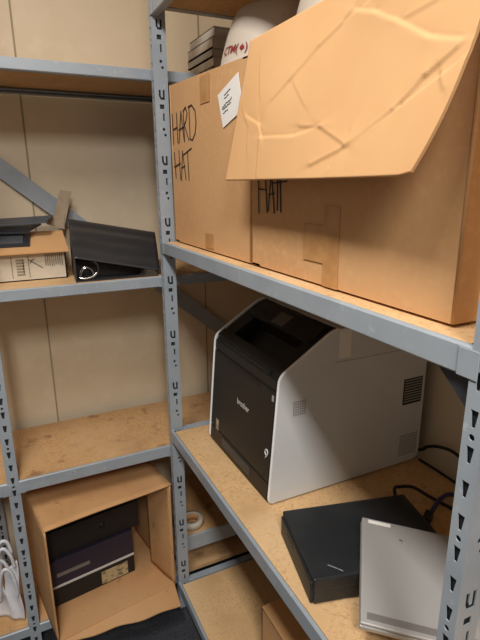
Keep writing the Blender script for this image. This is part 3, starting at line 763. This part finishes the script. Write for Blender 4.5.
# ------------------------------------------------------------------ white bag with straps, far left bottom shelf
bg = thing('carrier_bag', 'crumpled white plastic bag with loop handles, left of the end unit post', 'bag', (-.13,1.73,ZB))
bTL=(-.142,1.700,-1.345); bTR=(-.092,1.690,-1.312); bBR=(-.094,1.672,-1.562); bBL=(-.140,1.700,-1.556)
def bagP(a, b):
    return lerp4(bBL,bBR,bTR,bTL,a,b)+Vector((.003*sin(9*b),-.004*sin(6*a+5*b),0))
grid_slab(bagP, 14, 26, .004, (0,-1,.1)).build('sheet_panel', M['bag'], bg)
grid_slab(lambda a,b: bagP(a,b)+Vector((-.040-.012*b+.006*sin(7*b),.030+.01*sin(4*a+2*b),-.002+.02*b)), 14, 24, .004, (0,-1,.1)).build('sheet_panel', M['bag'], bg)
for pts in ([(-.165,1.70,-1.47),(-.150,1.682,-1.36),(-.132,1.672,-1.318),(-.112,1.672,-1.345),(-.103,1.672,-1.42),(-.106,1.675,-1.445)],
            [(-.180,1.70,-1.40),(-.150,1.682,-1.27),(-.128,1.676,-1.235),(-.108,1.676,-1.27),(-.100,1.680,-1.325)],
            [(-.190,1.70,-1.36),(-.150,1.690,-1.245),(-.130,1.690,-1.215),(-.112,1.690,-1.225),(-.104,1.690,-1.27)],
            [(-.19,1.71,-1.30),(-.160,1.70,-1.29),(-.135,1.695,-1.30),(-.120,1.695,-1.345)]):
    MB().tube(bez(pts, 10), .0060, 8).build('handle', M['bag'], bg)

# small item on the low shelf behind the far post
t = thing('tape_roll', 'small off-white tape roll lying behind the far post on the low shelf', 'tape roll', (.60,1.72,-1.398))
mb = MB(); n = 28; vs = []; fs = []
cx, cy, cz = .585, 1.705, -1.398
for r, z in ((.030,0),(.048,0),(.048,.030),(.030,.030)):
    for k in range(n): vs.append((cx+r*cos(2*pi*k/n), cy+r*sin(2*pi*k/n), cz+z))
for i in range(4):
    for k in range(n): fs.append((i*n+k, i*n+(k+1)%n, ((i+1)%4)*n+(k+1)%n, ((i+1)%4)*n+k))
mb.add(vs, fs, True).build('roll', M['white_item'], t)
vs = []; fs = []
for r, z in ((.026,.001),(.0298,.001),(.0298,.029),(.026,.029)):
    for k in range(n): vs.append((cx+r*cos(2*pi*k/n), cy+r*sin(2*pi*k/n), cz+z))
for i in range(4):
    for k in range(n): fs.append((i*n+k, i*n+(k+1)%n, ((i+1)%4)*n+(k+1)%n, ((i+1)%4)*n+k))
MB().add(vs, fs, True).build('core_ring', M['card_old'], t)

# ------------------------------------------------------------------ carton on the bottom shelf of the right unit
lc = thing('cardboard_box', 'brown cardboard carton with parted top flaps on the bottom shelf below the computer', 'cardboard box', (.76,.88,ZB))
lx0, lx1, ly0, ly1, lz = .606, .95, .66, 1.118, -1.305
w = MB()
w.box(lx0,lx0+.005,ly0,ly1,ZB,lz).box(lx1-.005,lx1,ly0,ly1,ZB,lz).box(lx0,lx1,ly0,ly0+.005,ZB,lz).box(lx0,lx1,ly1-.005,ly1,ZB,lz).box(lx0,lx1,ly0,ly1,ZB,ZB+.005)
w.build('body', M['card'], lc)
for sgn, x0, x1 in ((1,lx0,lx0+.090),(-1,lx1,lx0+.096)):
    MB().slab([(x0,ly0,lz),(x0,ly1,lz),(x1,ly1-.008,lz+.016),(x1,ly0,lz+.016)][::sgn], (0,0,1), .004).build('top_flap', M['card_old'], lc)

# ------------------------------------------------------------------ light and camera
def area(name, loc, sx, sy, power, col, rot=(0,0,0)):
    l = bpy.data.lights.new(name, 'AREA'); l.shape = 'RECTANGLE'; l.size = sx; l.size_y = sy; l.energy = power; l.color = col
    o = bpy.data.objects.new(name, l); COL.objects.link(o); o.location = (loc[0],loc[1],loc[2]+H); o.rotation_euler = rot
    return o
area('ceiling_lamp', (-.27,.55,ZC-.05), .30, .9, 30, (1.0,.975,.93))
area('ceiling_lamp', (-.27,-1.25,ZC-.05), .30, 1.1, 70, (1.0,.975,.93))
wd = bpy.data.worlds.new('World'); scene.world = wd; wd.use_nodes = True
wd.node_tree.nodes['Background'].inputs[0].default_value = (.9,.92,1,1); wd.node_tree.nodes['Background'].inputs[1].default_value = .25

cam = bpy.data.cameras.new('Camera'); co = bpy.data.objects.new('Camera', cam); COL.objects.link(co)
yaw, pit, rol = radians(25.65022068), radians(15.57793215), radians(-.44596599)
f = Vector((sin(yaw)*cos(pit), cos(yaw)*cos(pit), -sin(pit))); r = Vector((cos(yaw),-sin(yaw),0)); uu = r.cross(f)
r2 = r*cos(rol)+uu*sin(rol); u2 = -r*sin(rol)+uu*cos(rol)
co.matrix_world = Matrix(((r2.x,u2.x,-f.x,0),(r2.y,u2.y,-f.y,0),(r2.z,u2.z,-f.z,H),(0,0,0,1)))
cam.sensor_fit = 'VERTICAL'; cam.sensor_height = 36; cam.lens = 492.95/640*36; cam.clip_start = .02
scene.camera = co
vs_ = scene.view_settings
vs_.view_transform = 'Standard'; vs_.look = 'None'; vs_.gamma = 1; vs_.use_curve_mapping = False; vs_.exposure = 0.0
